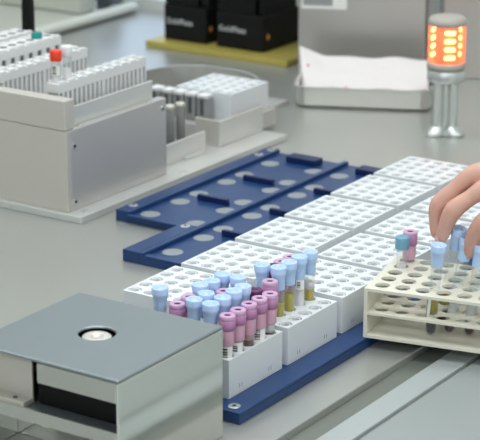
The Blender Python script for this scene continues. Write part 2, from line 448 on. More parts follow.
def tube_at(h, cap, kind, fill, label, lab=None):
    P = hole(*h); base = P + Vector((0, 0, FLOOR))
    top = on_plane(cap[0], cap[1], P)
    # the tube leans only a little: keep at most 4.5 mm of lean at the cap
    off = Vector((top.x - P.x, top.y - P.y, 0))
    if off.length > 4.0: off = off.normalized() * 4.0
    H = max(66.0, min(90.0, top.z - base.z))
    t = glass_tube(kind, fill, label, H, lab, TG.get(kind))
    stand(t, base, Vector((P.x + off.x, P.y + off.y, base.z + H)))
    return t
la = lambda z0, z1, d=0.0, w=1.0: (z0, z1, VIEWA + d - w, VIEWA + d + w)
A = (1, -1); B = (1, 0)
pf = [('blood', 0, 22), ('pinkserum', 22, 46)]
tube_at(A + (4, 0), (227.5, 314.5), 'pink', pf, 'mauve capped tube at the near end of the front row, against the steel box', la(24, 44))
tube_at(A + (4, 1), (238, 309), 'pink', pf, 'mauve capped tube second in the front row from the steel box, printed label', la(25, 42, -.1))
tube_at(A + (4, 2), (249, 303), 'pink', [('blood', 0, 38), ('pinkserum', 38, 52)], 'mauve capped tube in the middle of the front row of five', None)
tube_at(A + (4, 3), (259.5, 297.5), 'pink', pf, 'mauve capped tube fourth in the front row, large white paper label', la(27, 47, .05, 1.3))
tube_at(A + (4, 4), (270, 293), 'pink', [('blood', 0, 34), ('cloudy', 34, 44)], 'mauve capped tube at the far end of the front row, brown sample at its foot', None)
tube_at(A + (3, 4), (255, 289), 'plum', pf, 'dark plum capped tube tucked behind the front row of mauve caps')
tube_at(B + (3, 0), (270, 280.5), 'pink', pf, 'mauve capped tube just left of the yellow serum tubes')
sy = [('serum', 0, 45)]
tube_at(B + (3, 1), (278.5, 266.5), 'blue', [('serum', 0, 46)], 'pale blue capped yellow serum tube nearest in the row of four')
tube_at(B + (3, 2), (289, 261.5), 'blue', [('serum', 0, 50)], 'pale blue capped serum tube second in the row of four, fullest with yellow')
tube_at(B + (3, 3), (299.5, 256), 'blue', [('cloudy', 0, 50)], 'pale blue capped tube third in the row of four, cloudy greyish sample', la(50, 60, .1, .7))
tube_at(B + (3, 4), (310, 251), 'blue', [('serum', 0, 44), ('cloudy', 44, 52)], 'pale blue capped serum tube at the far right end of the row of four')
tube_at(B + (2, 1), (262, 264), 'blue', [('serum', 0, 40)], 'pale blue capped tube left of the dark purple cap, behind the mauve tubes')
tube_at(B + (2, 2), (273, 265), 'plum', pf, 'dark purple capped tube glimpsed between two pale blue caps')
tube_at(B + (2, 3), (281, 260.5), 'pink', pf, 'mauve cap peeping out behind the nearer yellow serum tubes')
tube_at(B + (2, 4), (290, 256), 'pink', pf, 'mauve cap peeping out behind the farther yellow serum tubes')
cs = [('cloudy', 0, 30), ('serum', 30, 42)]
tube_at(A + (0, 0), (160, 287), 'blue', cs, 'pale blue capped tube standing alone at the far left by the steel box')
tube_at(A + (1, 0), (177.3, 303), 'pink', pf, 'mauve capped tube farthest left, low against the lid of the steel box')
tube_at(A + (1, 1), (188.8, 296), 'pink', pf, 'mauve capped tube half hidden behind the leftmost low mauve cap')
tube_at(A + (2, 0), (194.2, 298.6), 'blue', [('serum', 0, 44)], 'pale blue capped tube right of the leftmost mauve cap')
tube_at(A + (3, 0), (210.7, 303), 'blue', [('serum', 0, 44)], 'pale blue capped tube nearest the viewer beside the first front mauve cap')
tube_at(A + (3, 1), (222.7, 296.5), 'blue', cs, 'pale blue capped tube behind the first two front mauve caps')
tube_at(A + (2, 1), (206.2, 292.5), 'blue', cs, 'pale blue capped tube in the centre of the cluster of blue caps')
tube_at(A + (1, 2), (200.3, 284), 'blue', cs, 'pale blue capped tube leftmost of three at the back of the cluster')
tube_at(A + (1, 3), (212, 280), 'blue', cs, 'pale blue capped tube in the middle of three at the back of the cluster')
tube_at(A + (1, 4), (222.5, 273.5), 'blue', cs, 'pale blue capped tube farthest back, topmost of the cluster')
tube_at(A + (2, 3), (223.2, 290.2), 'pink', pf, 'mauve cap surrounded by pale blue caps in the cluster')
tube_at(A + (3, 2), (234, 290), 'blue', cs, 'pale blue capped tube behind the second and third front mauve caps')
tube_at(A + (3, 3), (243, 285.5), 'blue', cs, 'pale blue capped tube just left of the dark plum cap')
tube_at(A + (2, 4), (238, 276.5), 'blue', cs, 'pale blue capped tube at the back right of the cluster')

# ------------------------------------------------------------------ cream rack in the front
CR = math.radians(11.6)
def cream():
    P = Vector((262.2, -166.5, 12.35))
    t = thing('tube_stand', P, 'long cream plastic three-tier tube rack in front of the white racks', 'tube rack')
    t.rotation_euler = (0, 0, CR)
    H = 53.6; n = 11; m = 5; pu, pv = 21.8, 21.5
    L = 12 + n * pu; D = 14 + 4 * pv + 10
    def shelf(z0, z1, name, r, solid=False):
        b = MB()
        seg = 20
        if solid: b.box(0, L, 0, D, z0, z1)
        else:
            xs = [0] + [14.6 + pu * (i + .5) for i in range(n - 1)] + [L]
            ys = [0] + [15.5 + pv * (j + .5) for j in range(m - 1)] + [D]
            for i in range(n):
                for j in range(m):
                    cx = 14.6 + pu * i; cy = 15.5 + pv * j
                    x0, x1, y0, y1 = xs[i], xs[i + 1], ys[j], ys[j + 1]
                    out = []
                    for k in range(seg):
                        a = 2 * PI * (k + .5) / seg; c, s = math.cos(a), math.sin(a)
                        tt = min(((x1 - cx) if c > 0 else (cx - x0)) / max(abs(c), 1e-6), ((y1 - cy) if s > 0 else (cy - y0)) / max(abs(s), 1e-6))
                        out.append((cx + c * tt, cy + s * tt))
                    for qx, qy in ((x1, y1), (x0, y1), (x0, y0), (x1, y0)):
                        k = min(range(seg), key=lambda q: (out[q][0] - qx) ** 2 + (out[q][1] - qy) ** 2); out[k] = (qx, qy)
                    vo = [b.bm.verts.new((x, y, z1)) for x, y in out]; ri = [b.bm.verts.new((cx + r * math.cos(2 * PI * (k + .5) / seg), cy + r * math.sin(2 * PI * (k + .5) / seg), z1)) for k in range(seg)]
                    vl = [b.bm.verts.new((x, y, z0)) for x, y in out]; rj = [b.bm.verts.new((cx + r * math.cos(2 * PI * (k + .5) / seg), cy + r * math.sin(2 * PI * (k + .5) / seg), z0)) for k in range(seg)]
                    for k in range(seg):
                        q = (k + 1) % seg
                        b.bm.faces.new((vo[k], vo[q], ri[q], ri[k])); b.bm.faces.new((vl[q], vl[k], rj[k], rj[q])); b.bm.faces.new((ri[k], ri[q], rj[q], rj[k]))
            v = [b.bm.verts.new(p) for p in ((0, 0, z0), (L, 0, z0), (L, D, z0), (0, D, z0), (0, 0, z1), (L, 0, z1), (L, D, z1), (0, D, z1))]
            for a, c in ((0, 1), (1, 2), (2, 3), (3, 0)): b.bm.faces.new((v[a], v[c], v[c + 4], v[a + 4]))
        o = b.build(name, M['beige'], None, (0, 0, 0), fix=True)
        o.parent = t; o.location = (0, 0, 0); return o
    shelf(H - 3, H, 'shelf', 7.9); shelf(H * .5 - 1.5, H * .5 + 1, 'shelf', 7.9); shelf(0, 3, 'shelf', 0, True)
    for x in (-.2, L - 3.8):
        o = MB().box(x, x + 4, -.2, D + .2, -.1, H + .2).build('end_panel', M['beige'], None, (0, 0, 0), .5); o.parent = t; o.location = (0, 0, 0)
    return t
cream()
def ch(i, j, z=0):
    x, y = 14.6 + 21.8 * i, 15.5 + 21.5 * j
    return Vector((262.2 + x * math.cos(CR) - y * math.sin(CR), -166.5 + x * math.sin(CR) + y * math.cos(CR), 12.35 + z))
def cream_tube(i, j, kind, fill, label, capz, cap=None, base=None, lab=None):
    P = ch(i, j); b = P + Vector((0, 0, 3.3))
    if base:
        d = ray(*base); b = CAM + d * ((12.35 + 3.5 - CAM.z) / d.z)
    top = P + Vector((0, 0, capz))
    if cap: top = on_plane(cap[0], cap[1], P)
    t = glass_tube(kind, fill, label, (top - b).length, lab, 'tubes in the cream rack'); stand(t, b, top); return t
cream_tube(0, 3, 'flat', [('cloudy', 0, 52)], 'teal blue flat capped tube at the left of the cream rack, cloudy sample', 72, (402.5, 236.5))
cream_tube(0, 4, 'pink', [('pinkserum', 0, 52)], 'mauve capped pinkish tube behind the teal blue one in the cream rack', 72, (410.5, 231))
cream_tube(2, 0, 'blue', [('clot', 0, 24), ('serum', 24, 50)], 'leaning pale blue capped tube in front, yellow serum over a black clot', 82, (439, 244.5), (430, 334.5),
           (18, 52, VIEWA - 1.9, VIEWA - .5))
cream_tube(2, 1, 'blue', [('clot', 0, 17), ('serum', 17, 34)], 'pale blue capped tube pinched between the thumb and the fingers', 86, (459.5, 228), (440, 324))
cream_tube(3, 1, 'blue', [('blood', 0, 14), ('cloudy', 14, 30)], 'pale blue capped tube behind the thumb, clear body in the cream rack', 70, (468, 238))
cream_tube(4, 1, 'blue', [('blood', 0, 12), ('cloudy', 12, 34)], 'pale blue capped tube at the right edge beyond the thumb', 62, (481, 244))

# ------------------------------------------------------------------ hand
def hand():
    H0 = ch(2, 1, 60)
    P = lambda x, y, d=0: on_plane(x, y, H0, d)
    b = MB()
    def finger(pts, rad):
        # denser spline through the joints
        p = [P(*q) for q in pts]; out = []; rr = []
        n = len(p)
        for i in range(n - 1):
            a0 = p[max(i - 1, 0)]; a1 = p[i]; a2 = p[i + 1]; a3 = p[min(i + 2, n - 1)]
            for k in range(6):
                t = k / 6
                out.append(.5 * ((2 * a1) + (a2 - a0) * t + (2 * a0 - 5 * a1 + 4 * a2 - a3) * t * t + (3 * a1 - a0 - 3 * a2 + a3) * t ** 3))
                rr.append(rad[i] * (1 - t) + rad[i + 1] * t)
        out.append(p[-1]); rr.append(rad[-1])
        d = (out[-1] - out[-2]).normalized(); e = rr[-1]
        out += [out[-1] + d * e * .5, out[-1] + d * e * .85, out[-1] + d * e]; rr += [e * .86, e * .52, e * .12]
        b.tube(out, rr, 16)
    # index (nearer), middle (farther), ring and little finger curled behind
    finger([(520, 180, 0), (489, 187, 6), (470, 198, 6), (453.5, 210.5, 6), (445.5, 227, 5), (442, 237, 4)], [11, 10.5, 8.5, 9.9, 7.6, 6.6])
    finger([(515, 170, -8), (477, 173, -10), (455, 189, -11), (439, 204.5, -12), (436, 222, -10), (436.5, 233, -8)], [11, 10.3, 8.3, 9.6, 7.2, 6.2])
    finger([(520, 168, -24), (488, 174, -28), (458, 196, -32), (450, 208, -28), (447, 219, -24)], [10.5, 9.8, 8.4, 7.2, 6.2])
    finger([(524, 174, -40), (497, 180, -44), (472, 193, -46), (461, 202, -42), (454, 210, -38)], [9.4, 8.8, 7.4, 6.4, 5.6])
    # thumb
    finger([(548, 196, 18), (516, 204, 26), (487, 219, 22), (474, 236, 16), (469.5, 252, 11)], [14, 12, 9.8, 8.6, 6.8])
    # palm, wrist, forearm
    def section(x, y, d, a, c, tilt=0.0):
        ctr = P(x, y, d); ax = P(x + 30, y - 4, d + 4) - ctr; ax.normalize()
        n1 = Vector((FW.x, FW.y, 0)).normalized(); n2 = ax.cross(n1).normalized(); n1 = n2.cross(ax).normalized()
        ca, sa = math.cos(tilt), math.sin(tilt)
        u = n1 * ca + n2 * sa; w = n2 * ca - n1 * sa
        return [ctr + u * a * math.cos(2 * PI * k / 24) + w * c * math.sin(2 * PI * k / 24) for k in range(24)]
    b.loft([section(484, 178, -16, 27, 9), section(498, 180, -14, 37, 13), (section(520, 183, -10, 40, 16)), section(548, 186, -4, 38, 17),
            section(575, 184, 0, 31, 17), section(600, 180, 6, 27, 18), section(640, 174, 14, 27, 20), section(700, 164, 24, 33, 26), section(790, 148, 40, 41, 35), section(860, 136, 52, 40, 36), section(872, 134, 54, 30, 27)])
    # web between thumb and index
    b.tube([P(540, 192, 14), P(515, 193, 14), P(500, 196, 12)], [(12, 14), (10, 12), (5, 7)], 16)
    o = b.build('person', M['skin'], None, tuple(P(600, 180, 6)), fix=True)
    r = o.modifiers.new('remesh', 'REMESH'); r.mode = 'VOXEL'; r.voxel_size = 0.0014; r.use_smooth_shade = True
    s = o.modifiers.new('smooth', 'SMOOTH'); s.factor = .5; s.iterations = 5
    tag(o, 'person\'s bare hand reaching in from the right, thumb and fingers pinching a pale blue cap', 'person')
    # nails
    def nail(c, d, out, w, l):
        c = Vector(c); d = Vector(d).normalized(); out = Vector(out); out = (out - d * out.dot(d)).normalized(); s_ = d.cross(out)
        q = MB()
        q.grid_sheet(lambda u, v: c + d * l * (u - .5) + s_ * w * (v - .5) + out * (-.9 * (2 * (v - .5)) ** 2 * w * .25 - .3 * (2 * (u - .5)) ** 2), 6, 6)
        n = q.build('nail', M['nail'], o, tuple(c), fix=False)
        sd = n.modifiers.new('solid', 'SOLIDIFY'); sd.thickness = .0006
    tp, ti = P(469.5, 252, 11), P(474, 236, 16)
    nail(tp + Vector(RT) * 6.0 + (ti - tp) * .05, tp - ti, RT, 9, 11)
    ip, ij = P(442, 237, 4), P(445.5, 227, 5)
    nail(ip - Vector(RT) * 5.8 - Vector(FW) * 1.5, ip - ij, -Vector(RT) - FW * .3, 8, 9)
    return o
hand()

# ------------------------------------------------------------------ steel box in front
def steel_box():
    x0, x1, y0, y1, zt = 102.0, 267.0, -591.0, -432.0, 109.0
    t = thing('steel_box', ((x0 + x1) / 2, (y0 + y1) / 2, 0), 'low stainless steel box with a round hole in its lid, nearest corner of the bench', 'box')
    cx, cy, hr = 183.0, -510.0, 17.0
    # lid with a round hole
    b = MB(); seg = 32
    out = []
    for k in range(seg):
        a = 2 * PI * k / seg; c, s = math.cos(a), math.sin(a)
        q = min(((x1 - cx) if c > 0 else (cx - x0)) / max(abs(c), 1e-6), ((y1 - cy) if s > 0 else (cy - y0)) / max(abs(s), 1e-6))
        out.append((cx + c * q, cy + s * q))
    for qx, qy in ((x1, y1), (x0, y1), (x0, y0), (x1, y0)):
        k = min(range(seg), key=lambda i: (out[i][0] - qx) ** 2 + (out[i][1] - qy) ** 2); out[k] = (qx, qy)
    def ring(pts, z): return [b.bm.verts.new((x, y, z)) for x, y in pts]
    cir = [(cx + hr * math.cos(2 * PI * k / seg), cy + hr * math.sin(2 * PI * k / seg)) for k in range(seg)]
    A = ring(out, zt); Bq = ring(cir, zt); C = ring(cir, zt - 3); D = ring(out, zt - 3)
    for P, Q in ((A, Bq), (Bq, C), (C, D), (D, A)):
        for k in range(seg): b.bm.faces.new((P[k], P[(k + 1) % seg], Q[(k + 1) % seg], Q[k]))
    b.build('lid', M['steeltop'], t, (cx, cy, zt - 3), 1.6)
    MB().box(x1 - 2.5, x1, y0, y1, .2, zt - 3.1).build('side_panel', M['steel'], t, (x1, cy, 0), .8)
    MB().box(x0, x0 + 2.5, y0 + 0, y1, .2, zt - 3.1).build('side_panel', M['steel'], t, (x0, cy, 0), .8)
    MB().box(x0 + 2.6, x1 - 2.6, y1 - 2.5, y1, .2, zt - 3.1).build('back_panel', M['steel'], t, (cx, y1, 0), .8)
    # front: a lip under the lid to the right, an angle bracket to the left, a sill below
    xs = 179.0
    MB().box(xs, x1 - 2.6, y0, y0 + 2.5, zt - 21.5, zt - 3.1).build('front_lip', M['steel'], t, (220, y0, zt - 22), .5)
    MB().box(x0 + 2.6, x1 - 2.6, y0, y0 + 2.5, 48, 60).build('front_sill', M['steel'], t, (cx, y0, 48), .5)
    MB().box(x0 + 2.6, x1 - 2.6, y0 + 2.6, y1 - 2.6, 56, 58).build('inner_shelf', M['steeltop'], t, (cx, cy, 56))
    MB().box(x0 + 2.6, x1 - 2.6, y0 + 60, y0 + 62.5, .2, 55.8).build('front_skirt', M['steel'], t, (cx, y0, .2), .3)
    br = MB().box(x0 + 2.8, 160, y0 + 16, y0 + 18.5, 58.2, zt - 3.2).box(x0 + 2.8, 160, y0 + 3, y0 + 15.9, 58.2, 63).build('angle_bracket', M['alu'], t, (x0 + 30, y0 + 10, 59), .6)
    MB().lathe([(2.2, 63), (2.2, 64)], 146, y0 + 9, 12).build('screw', M['cold'], br, (146, y0 + 9, 63))
    # black block inside and the hub seen through the lid
    MB().box(165, x1 - 4, y0 + 17, y1 - 12, 58.2, zt - 6).build('motor_block', M['black'], t, (210, cy, 59), 3)
    hb = MB().lathe([(hr - .6, zt - 5.9), (hr - .6, zt - 5.2), (12, zt - 5.2), (12, zt - 5.1)], cx, cy, 32).build('socket', M['black2'], t, (cx, cy, zt - 6))
    MB().lathe([(13.6, zt - 5.2), (13.6, zt - 2.6), (12.6, zt - 1.6), (5, zt - 1.4), (4, zt - 3), (0.01, zt - 3)], cx + 1.7, cy - 2.6, 32, caps=False).build('hub', M['alu'], hb, (cx, cy, zt - 5))
    return t
steel_box()

# ------------------------------------------------------------------ aluminium sample loader at the left
def loader():
    t = thing('sample_loader', (-420, 120, 0), 'large aluminium loading bay at the left holding the slotted sample racks', 'lab machine')
    MB().box(-620, -238, 4, 482, .2, 9).build('base_plate', M['aluplate'], t, (-430, 240, 0), .8)
    MB().box(-620, -265, 11, 30, 113.2, 151).build('end_block', M['alu'], t, (-440, 21, 113), 1.2)
    MB().box(-620, -263.0, 11, 18, 9.1, 112.6).build('front_panel', M['alu'], t, (-440, 15, 9), .8)
    side = MB().box(-276, -262.6, 18.2, 221, 9.1, 113).build('side_panel', M['alu2'], t, (-268, 120, 9), .8)
    MB().box(-278.5, -275, 31, 208, 113.1, 137).build('lip', M['aluplate'], t, (-275, 118, 113), .6)
    MB().box(-620, -276.6, 30.2, 221, 9.1, 92).build('bay_floor', M['grey'], t, (-440, 118, 9), .5)
    MB().box(-620, -520, 221.2, 330, 9.1, 110).build('rear_housing', M['hous'], t, (-570, 270, 9), 2)
    for y in (46, 192):
        s = MB().lathe([(3.6, 113), (3.6, 114.2), (2.8, 114.6)], -268.5, y, 16).build('screw', M['screw'], t, (-268.5, y, 113))
    def disc_x(x, y, z, r):
        b = MB(); 
        for xx in (0,):
            n = 16
            a = [b.bm.verts.new((x, y + r * math.cos(2 * PI * k / n), z + r * math.sin(2 * PI * k / n))) for k in range(n)]
            c = [b.bm.verts.new((x + 1.0, y + r * .9 * math.cos(2 * PI * k / n), z + r * .9 * math.sin(2 * PI * k / n))) for k in range(n)]
            b.bm.faces.new(a[::-1]); b.bm.faces.new(c)
            for k in range(n): b.bm.faces.new((a[k], a[(k + 1) % n], c[(k + 1) % n], c[k]))
        return b
    for y, z in ((25, 92), (25, 20), (212, 100)):
        s = disc_x(-262.7, y, z, 4.2).build('screw', M['screw'], t, (-261, y, z))
        q = disc_x(-261.8, y, z, 2.0).build('screw_socket', M['dark'], s, (-260, y, z))
    for y in (28, 240): MB().lathe([(4, 9), (4, 10.2), (3.2, 10.6)], -249, y, 16).build('screw', M['screw'], t, (-249, y, 9))
loader()

def comb_rack(x, label, z0=92.3, z1=164.0, y0=41.0, L=184.0, wd=20.0, n=10, wide=False):
    """a slotted sample rack: top and foot bars joined by thin uprights, ten bays, scalloped top"""
    t = thing('sample_rack', (x - wd / 2, y0 + L / 2, z0), label, 'sample rack', 'slotted sample racks in the loading bay')
    b = MB(); p = L / n
    b.box(x - wd, x, y0, y0 + L, z0, z0 + 12); b.box(x - wd, x, y0, y0 + L, z1 - 14, z1 - 2)
    q = p / 2 if not wide else p
    for xa, xb in ((x - 2.4, x), (x - wd, x - wd + 2.4)):
        for k in range(2 * n + 1 if not wide else n + 1):
            yy = y0 + k * q; w = 2.4 if not wide else 5.0
            if k == n and not wide: w = 3.4
            b.box(xa, xb, max(y0, yy - w), min(y0 + L, yy + w), z0 + 12, z1 - 14)
    for k in range(n):
        yy = y0 + (k + .5) * p
        for xa, xb in ((x - 5, x), (x - wd, x - wd + 5)): b.box(xa, xb, yy - p * .33, yy + p * .33, z1 - 2, z1)
    b.build('rack_frame', M['comb'], t, (x - wd / 2, y0 + L / 2, z0), .4, 1)
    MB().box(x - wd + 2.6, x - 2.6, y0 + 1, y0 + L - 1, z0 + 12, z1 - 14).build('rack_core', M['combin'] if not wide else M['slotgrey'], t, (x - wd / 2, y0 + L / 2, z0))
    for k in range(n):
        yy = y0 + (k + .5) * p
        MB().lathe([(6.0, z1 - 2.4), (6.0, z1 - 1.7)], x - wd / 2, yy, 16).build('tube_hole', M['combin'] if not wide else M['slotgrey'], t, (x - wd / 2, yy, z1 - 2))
    return t
comb_rack(-297, 'off white slotted rack nearest the lip of the loading bay, behind the red capped tube')
comb_rack(-394, 'off white slotted rack second back in the loading bay, level with the white capped tube')
comb_rack(-439, 'off white slotted rack third back in the loading bay, teal cap at its far end', z1=176, wd=34, wide=True)
comb_rack(-487, 'off white slotted rack at the back of the loading bay, before the black post', z1=176, wd=30, wide=True)
def loose_tube(x, y, zb, H, kind, fill, label, lab=None):
    t = glass_tube(kind, fill, label, H, lab); t.location = W(x, y, zb); return t
loose_tube(-307, 48.6, 106, 97, 'red', [('cloudy', 0, 70)], 'red capped tube standing at the near end of the front slotted rack', la(66, 78))
loose_tube(-307, 70.4, 106, 99, 'white', [('cloudy', 0, 70)], 'white capped tube right beside the red capped one')
loose_tube(-456, 194, 106, 76, 'teal', [('cloudy', 0, 50)], 'teal green capped tube at the far end of the third slotted rack')
pl = thing('latch_post', (-553, 294, 110), 'black waisted post rising behind the slotted racks at the left', 'post')
MB().loft([[Vector((-553 + sx * w, 294 + sy * 6, z)) for sx, sy in ((-1, -1), (1, -1), (1, 1), (-1, 1))] for w, z in ((7.5, 110), (7.2, 190), (5.2, 222), (4.8, 238), (6.6, 262), (7.4, 300))], False).build('post', M['black'], pl, (-553, 294, 110), 1)

# ------------------------------------------------------------------ carrier behind the loader
def bracket(name, y0, y1, xf, xb, h, label):
    t = thing('metal_bracket', ((xf + xb) / 2, (y0 + y1) / 2, 9.2), label, 'bracket', 'aluminium brackets on the base plate')
    MB().box(xf - 3.5, xf, y0, y1, 9.2, 9 + h).build('upright', M['aluplate'], t, (xf, (y0 + y1) / 2, 9.2), .5)
    MB().box(xb, xf - 3.6, y0, y0 + 4, 9.2, 9 + h).build('end_plate', M['alu'], t, ((xf + xb) / 2, y0, 9.2), .5)
    return t
bracket('b', 370, 479, -277, -320, 37, 'taller aluminium bracket in front of the white block beyond the loading bay')
bk = thing('metal_bracket', (-290, 300, 9.2), 'lower aluminium bracket beside the end of the loading bay', 'bracket', 'aluminium brackets on the base plate')
MB().box(-288.5, -285, 252, 345, 9.2, 37).build('upright', M['aluplate'], bk, (-287, 300, 9.2), .5)
MB().box(-284.9, -278, 290, 326, 9.2, 12.5).build('foot', M['aluplate'], bk, (-281, 308, 9.2), .5)
pf_ = thing('carrier_platform', (-350, 460, 9.2), 'grey platform carrying the white block behind the taller bracket', 'platform')
MB().box(-420, -281, 376, 520, 9.2, 34).build('platform', M['alu2'], pf_, (-350, 450, 9.2), 1)
wr = dup(rk, W(-383, 414, 34.2)); tag(wr, 'white block of holes beyond the loading bay, behind the taller bracket', 'tube rack', 'white block on the carrier')
def clamp():
    t = thing('tube_clamp', (-352, 398, 34.2), 'row of small grey and white jaws before the white block', 'clamp')
    for k in range(5):
        x = -414 + k * 20.5
        j = MB().box(x, x + 17, 392, 409, 34.2, 68).build('jaw', M['grey'], t, (x + 8, 400, 34.2), 1)
        MB().box(x + .5, x + 16.5, 390.5, 409, 68, 73).build('jaw_top', M['comb'], j, (x + 8, 400, 68), 1)
        MB().box(x + 6, x + 11, 391.0, 392.0, 44, 66).build('jaw_slot', M['cold'], j, (x + 8, 391, 44))
clamp()
for x, y, lb in ((-330, 324, 'left one of two grey metal pins beside the end of the loading bay'), (-326, 343, 'right one of two grey metal pins, nearer the row of jaws')):
    t = thing('metal_pin', (x, y, 9.2), lb, 'pin', 'grey pins beside the loading bay')
    MB().lathe([(6.4, 9.2), (6.4, 68), (5.6, 70)], x, y, 20).build('barrel', M['grey'], t, (x, y, 9.2))
    MB().lathe([(7.0, 66), (7.0, 71), (6.0, 72)], x, y, 20).build('collar', M['alu'], t, (x, y, 66))
def ring_track():
    t = thing('track_ring', (-390, 500, 9.2), 'curved stainless steel guide band looping behind the white block', 'guide')
    def path(off):
        x0, x1, y0, y1, r = -500 - off, -318 + off, 420, 580 + off, 80 + off
        p = [(x0, y0)]
        for k in range(11): a = PI - PI / 2 * k / 10; p.append((x0 + r + r * math.cos(a), y1 - r + r * math.sin(a)))
        for k in range(11): a = PI / 2 - PI / 2 * k / 10; p.append((x1 - r + r * math.cos(a), y1 - r + r * math.sin(a)))
        p.append((x1, 500)); return p
    o, i = path(4), path(0)
    b = MB()
    n = len(o)
    for za, zb in ((9.2, 64),):
        v = [[b.bm.verts.new((x, y, z)) for x, y in pp] for pp, z in ((o, za), (o, zb), (i, zb), (i, za))]
        for q in range(4):
            a, c = v[q], v[(q + 1) % 4]
            for k in range(n - 1): b.bm.faces.new((a[k], a[k + 1], c[k + 1], c[k]))
        b.bm.faces.new([v[q][0] for q in range(4)]); b.bm.faces.new([v[q][-1] for q in range(4)][::-1])
    b.build('band', M['steelpan'], t, (-390, 500, 9.2), .6)
ring_track()
sp_ = tag(MB().box(-420, -345, 590, 655, .2, 8).build('support_plate', M['aluplate'], None, (-360, 650, 0), .8), 'small pale metal plate on the bench behind the white block', 'plate')

# ------------------------------------------------------------------ background: black units on the brass plate
bp_ = tag(MB().box(-768, -480, 866, 1060, .2, 11).build('brass_plate', M['brass'], None, (-620, 950, 0), 1.2), 'brass coloured plate under the two black units', 'plate')
def unit(x0, x1, y0, y1, label):
    cx = (x0 + x1) / 2
    t = thing('reader_unit', (cx, (y0 + y1) / 2, 11.2), label, 'lab device', 'black units on the brass plate')
    MB().box(x0, x1, y0, y1, 11.2, 72).build('body', M['black'], t, (cx, y0, 11.2), 2)
    up_ = MB().box(x0 + 1, x1 - 18, y0 + 2, y1 - 2, 72.2, 190).build('upper_body', M['black2'], t, (cx, y0, 72), 2)
    MB().box(x1 - 17, x1 - 1, y0 + 10, y1 - 10, 72.2, 185).build('side_column', M['black'], t, (x1, y0, 72), 1.5)
    cu = bpy.data.curves.new('lettering', 'FONT'); cu.body = 'GoldPlate'; cu.size = .0138; cu.extrude = .0002; cu.align_x = 'LEFT'
    cu.materials.append(M['letter'])
    tmp = bpy.data.objects.new('lettering', cu); COL.objects.link(tmp); bpy.context.view_layer.update()
    me = bpy.data.meshes.new_from_object(tmp.evaluated_get(bpy.context.evaluated_depsgraph_get()))
    bpy.data.objects.remove(tmp)
    o = bpy.data.objects.new('lettering', me); COL.objects.link(o); place(o, (x0 + 5, y0 - .3, 40), t); o.rotation_euler = (PI / 2, 0, 0)
    b = MB(); n = 12
    a = [b.bm.verts.new((x1 + .1, y0 + 14 + 4.5 * math.cos(2 * PI * k / n), 36 + 5 * math.sin(2 * PI * k / n))) for k in range(n)]
    c = [b.bm.verts.new((x1 + 1.2, y0 + 14 + 4 * math.cos(2 * PI * k / n), 36 + 4.5 * math.sin(2 * PI * k / n))) for k in range(n)]
    b.bm.faces.new(a[::-1]); b.bm.faces.new(c)
    for k in range(n): b.bm.faces.new((a[k], a[(k + 1) % n], c[(k + 1) % n], c[k]))
    b.build('marker', M['amber'], t, (x1, y0 + 14, 36))
unit(-748, -660, 894, 985, 'black unit on the left half of the brass plate, white lettering on its front')
unit(-639, -544, 894, 1010, 'black unit on the right half of the brass plate, amber dot on its side')

# steel cabinet, pan with paper, lamp
TH = math.radians(25.0)
def rot_thing(name, origin, label, cat, ang):
    t = thing(name, origin, label, cat); t.rotation_euler = (0, 0, ang); return t
def sub(b, name, m, t, bevel=0):
    o = b.build(name, m, None, (0, 0, 0), bevel); o.parent = t; o.location = (0, 0, 0); return o
t = rot_thing('steel_cabinet', (-440, 836, .2), 'brushed steel cabinet behind the pan, white label near its top', 'cabinet', TH)
sub(MB().box(0, 205, 0, 70, 0, 330), 'body', M['steelback'], t, 2)
lb = sub(MB().box(5, 78, -.5, -.05, 109, 130), 'label_plate', M['label'], t)
o = MB().box(8, 55, -.8, -.5, 114.5, 128).build('print', M['inkg'], None, (0, 0, 0)); o.parent = lb; o.location = (0, 0, 0)
t = rot_thing('steel_cabinet', (-232, 940, .2), 'grey steel panel cabinet behind the orange lamp at the right edge', 'cabinet', math.radians(30))
sub(MB().box(0, 200, 0, 150, 0, 330), 'body', M['steelback'], t, 2)
rv = MB()
nn = 12
a = [rv.bm.verts.new((34 + 3 * math.cos(2 * PI * k / nn), -.1, 38 + 3 * math.sin(2 * PI * k / nn))) for k in range(nn)]
c = [rv.bm.verts.new((34 + 2 * math.cos(2 * PI * k / nn), -1.4, 38 + 2 * math.sin(2 * PI * k / nn))) for k in range(nn)]
rv.bm.faces.new(a); rv.bm.faces.new(c[::-1])
for k in range(nn): rv.bm.faces.new((a[k], c[k], c[(k + 1) % nn], a[(k + 1) % nn]))
sub(rv, 'rivet', M['screw'], t)

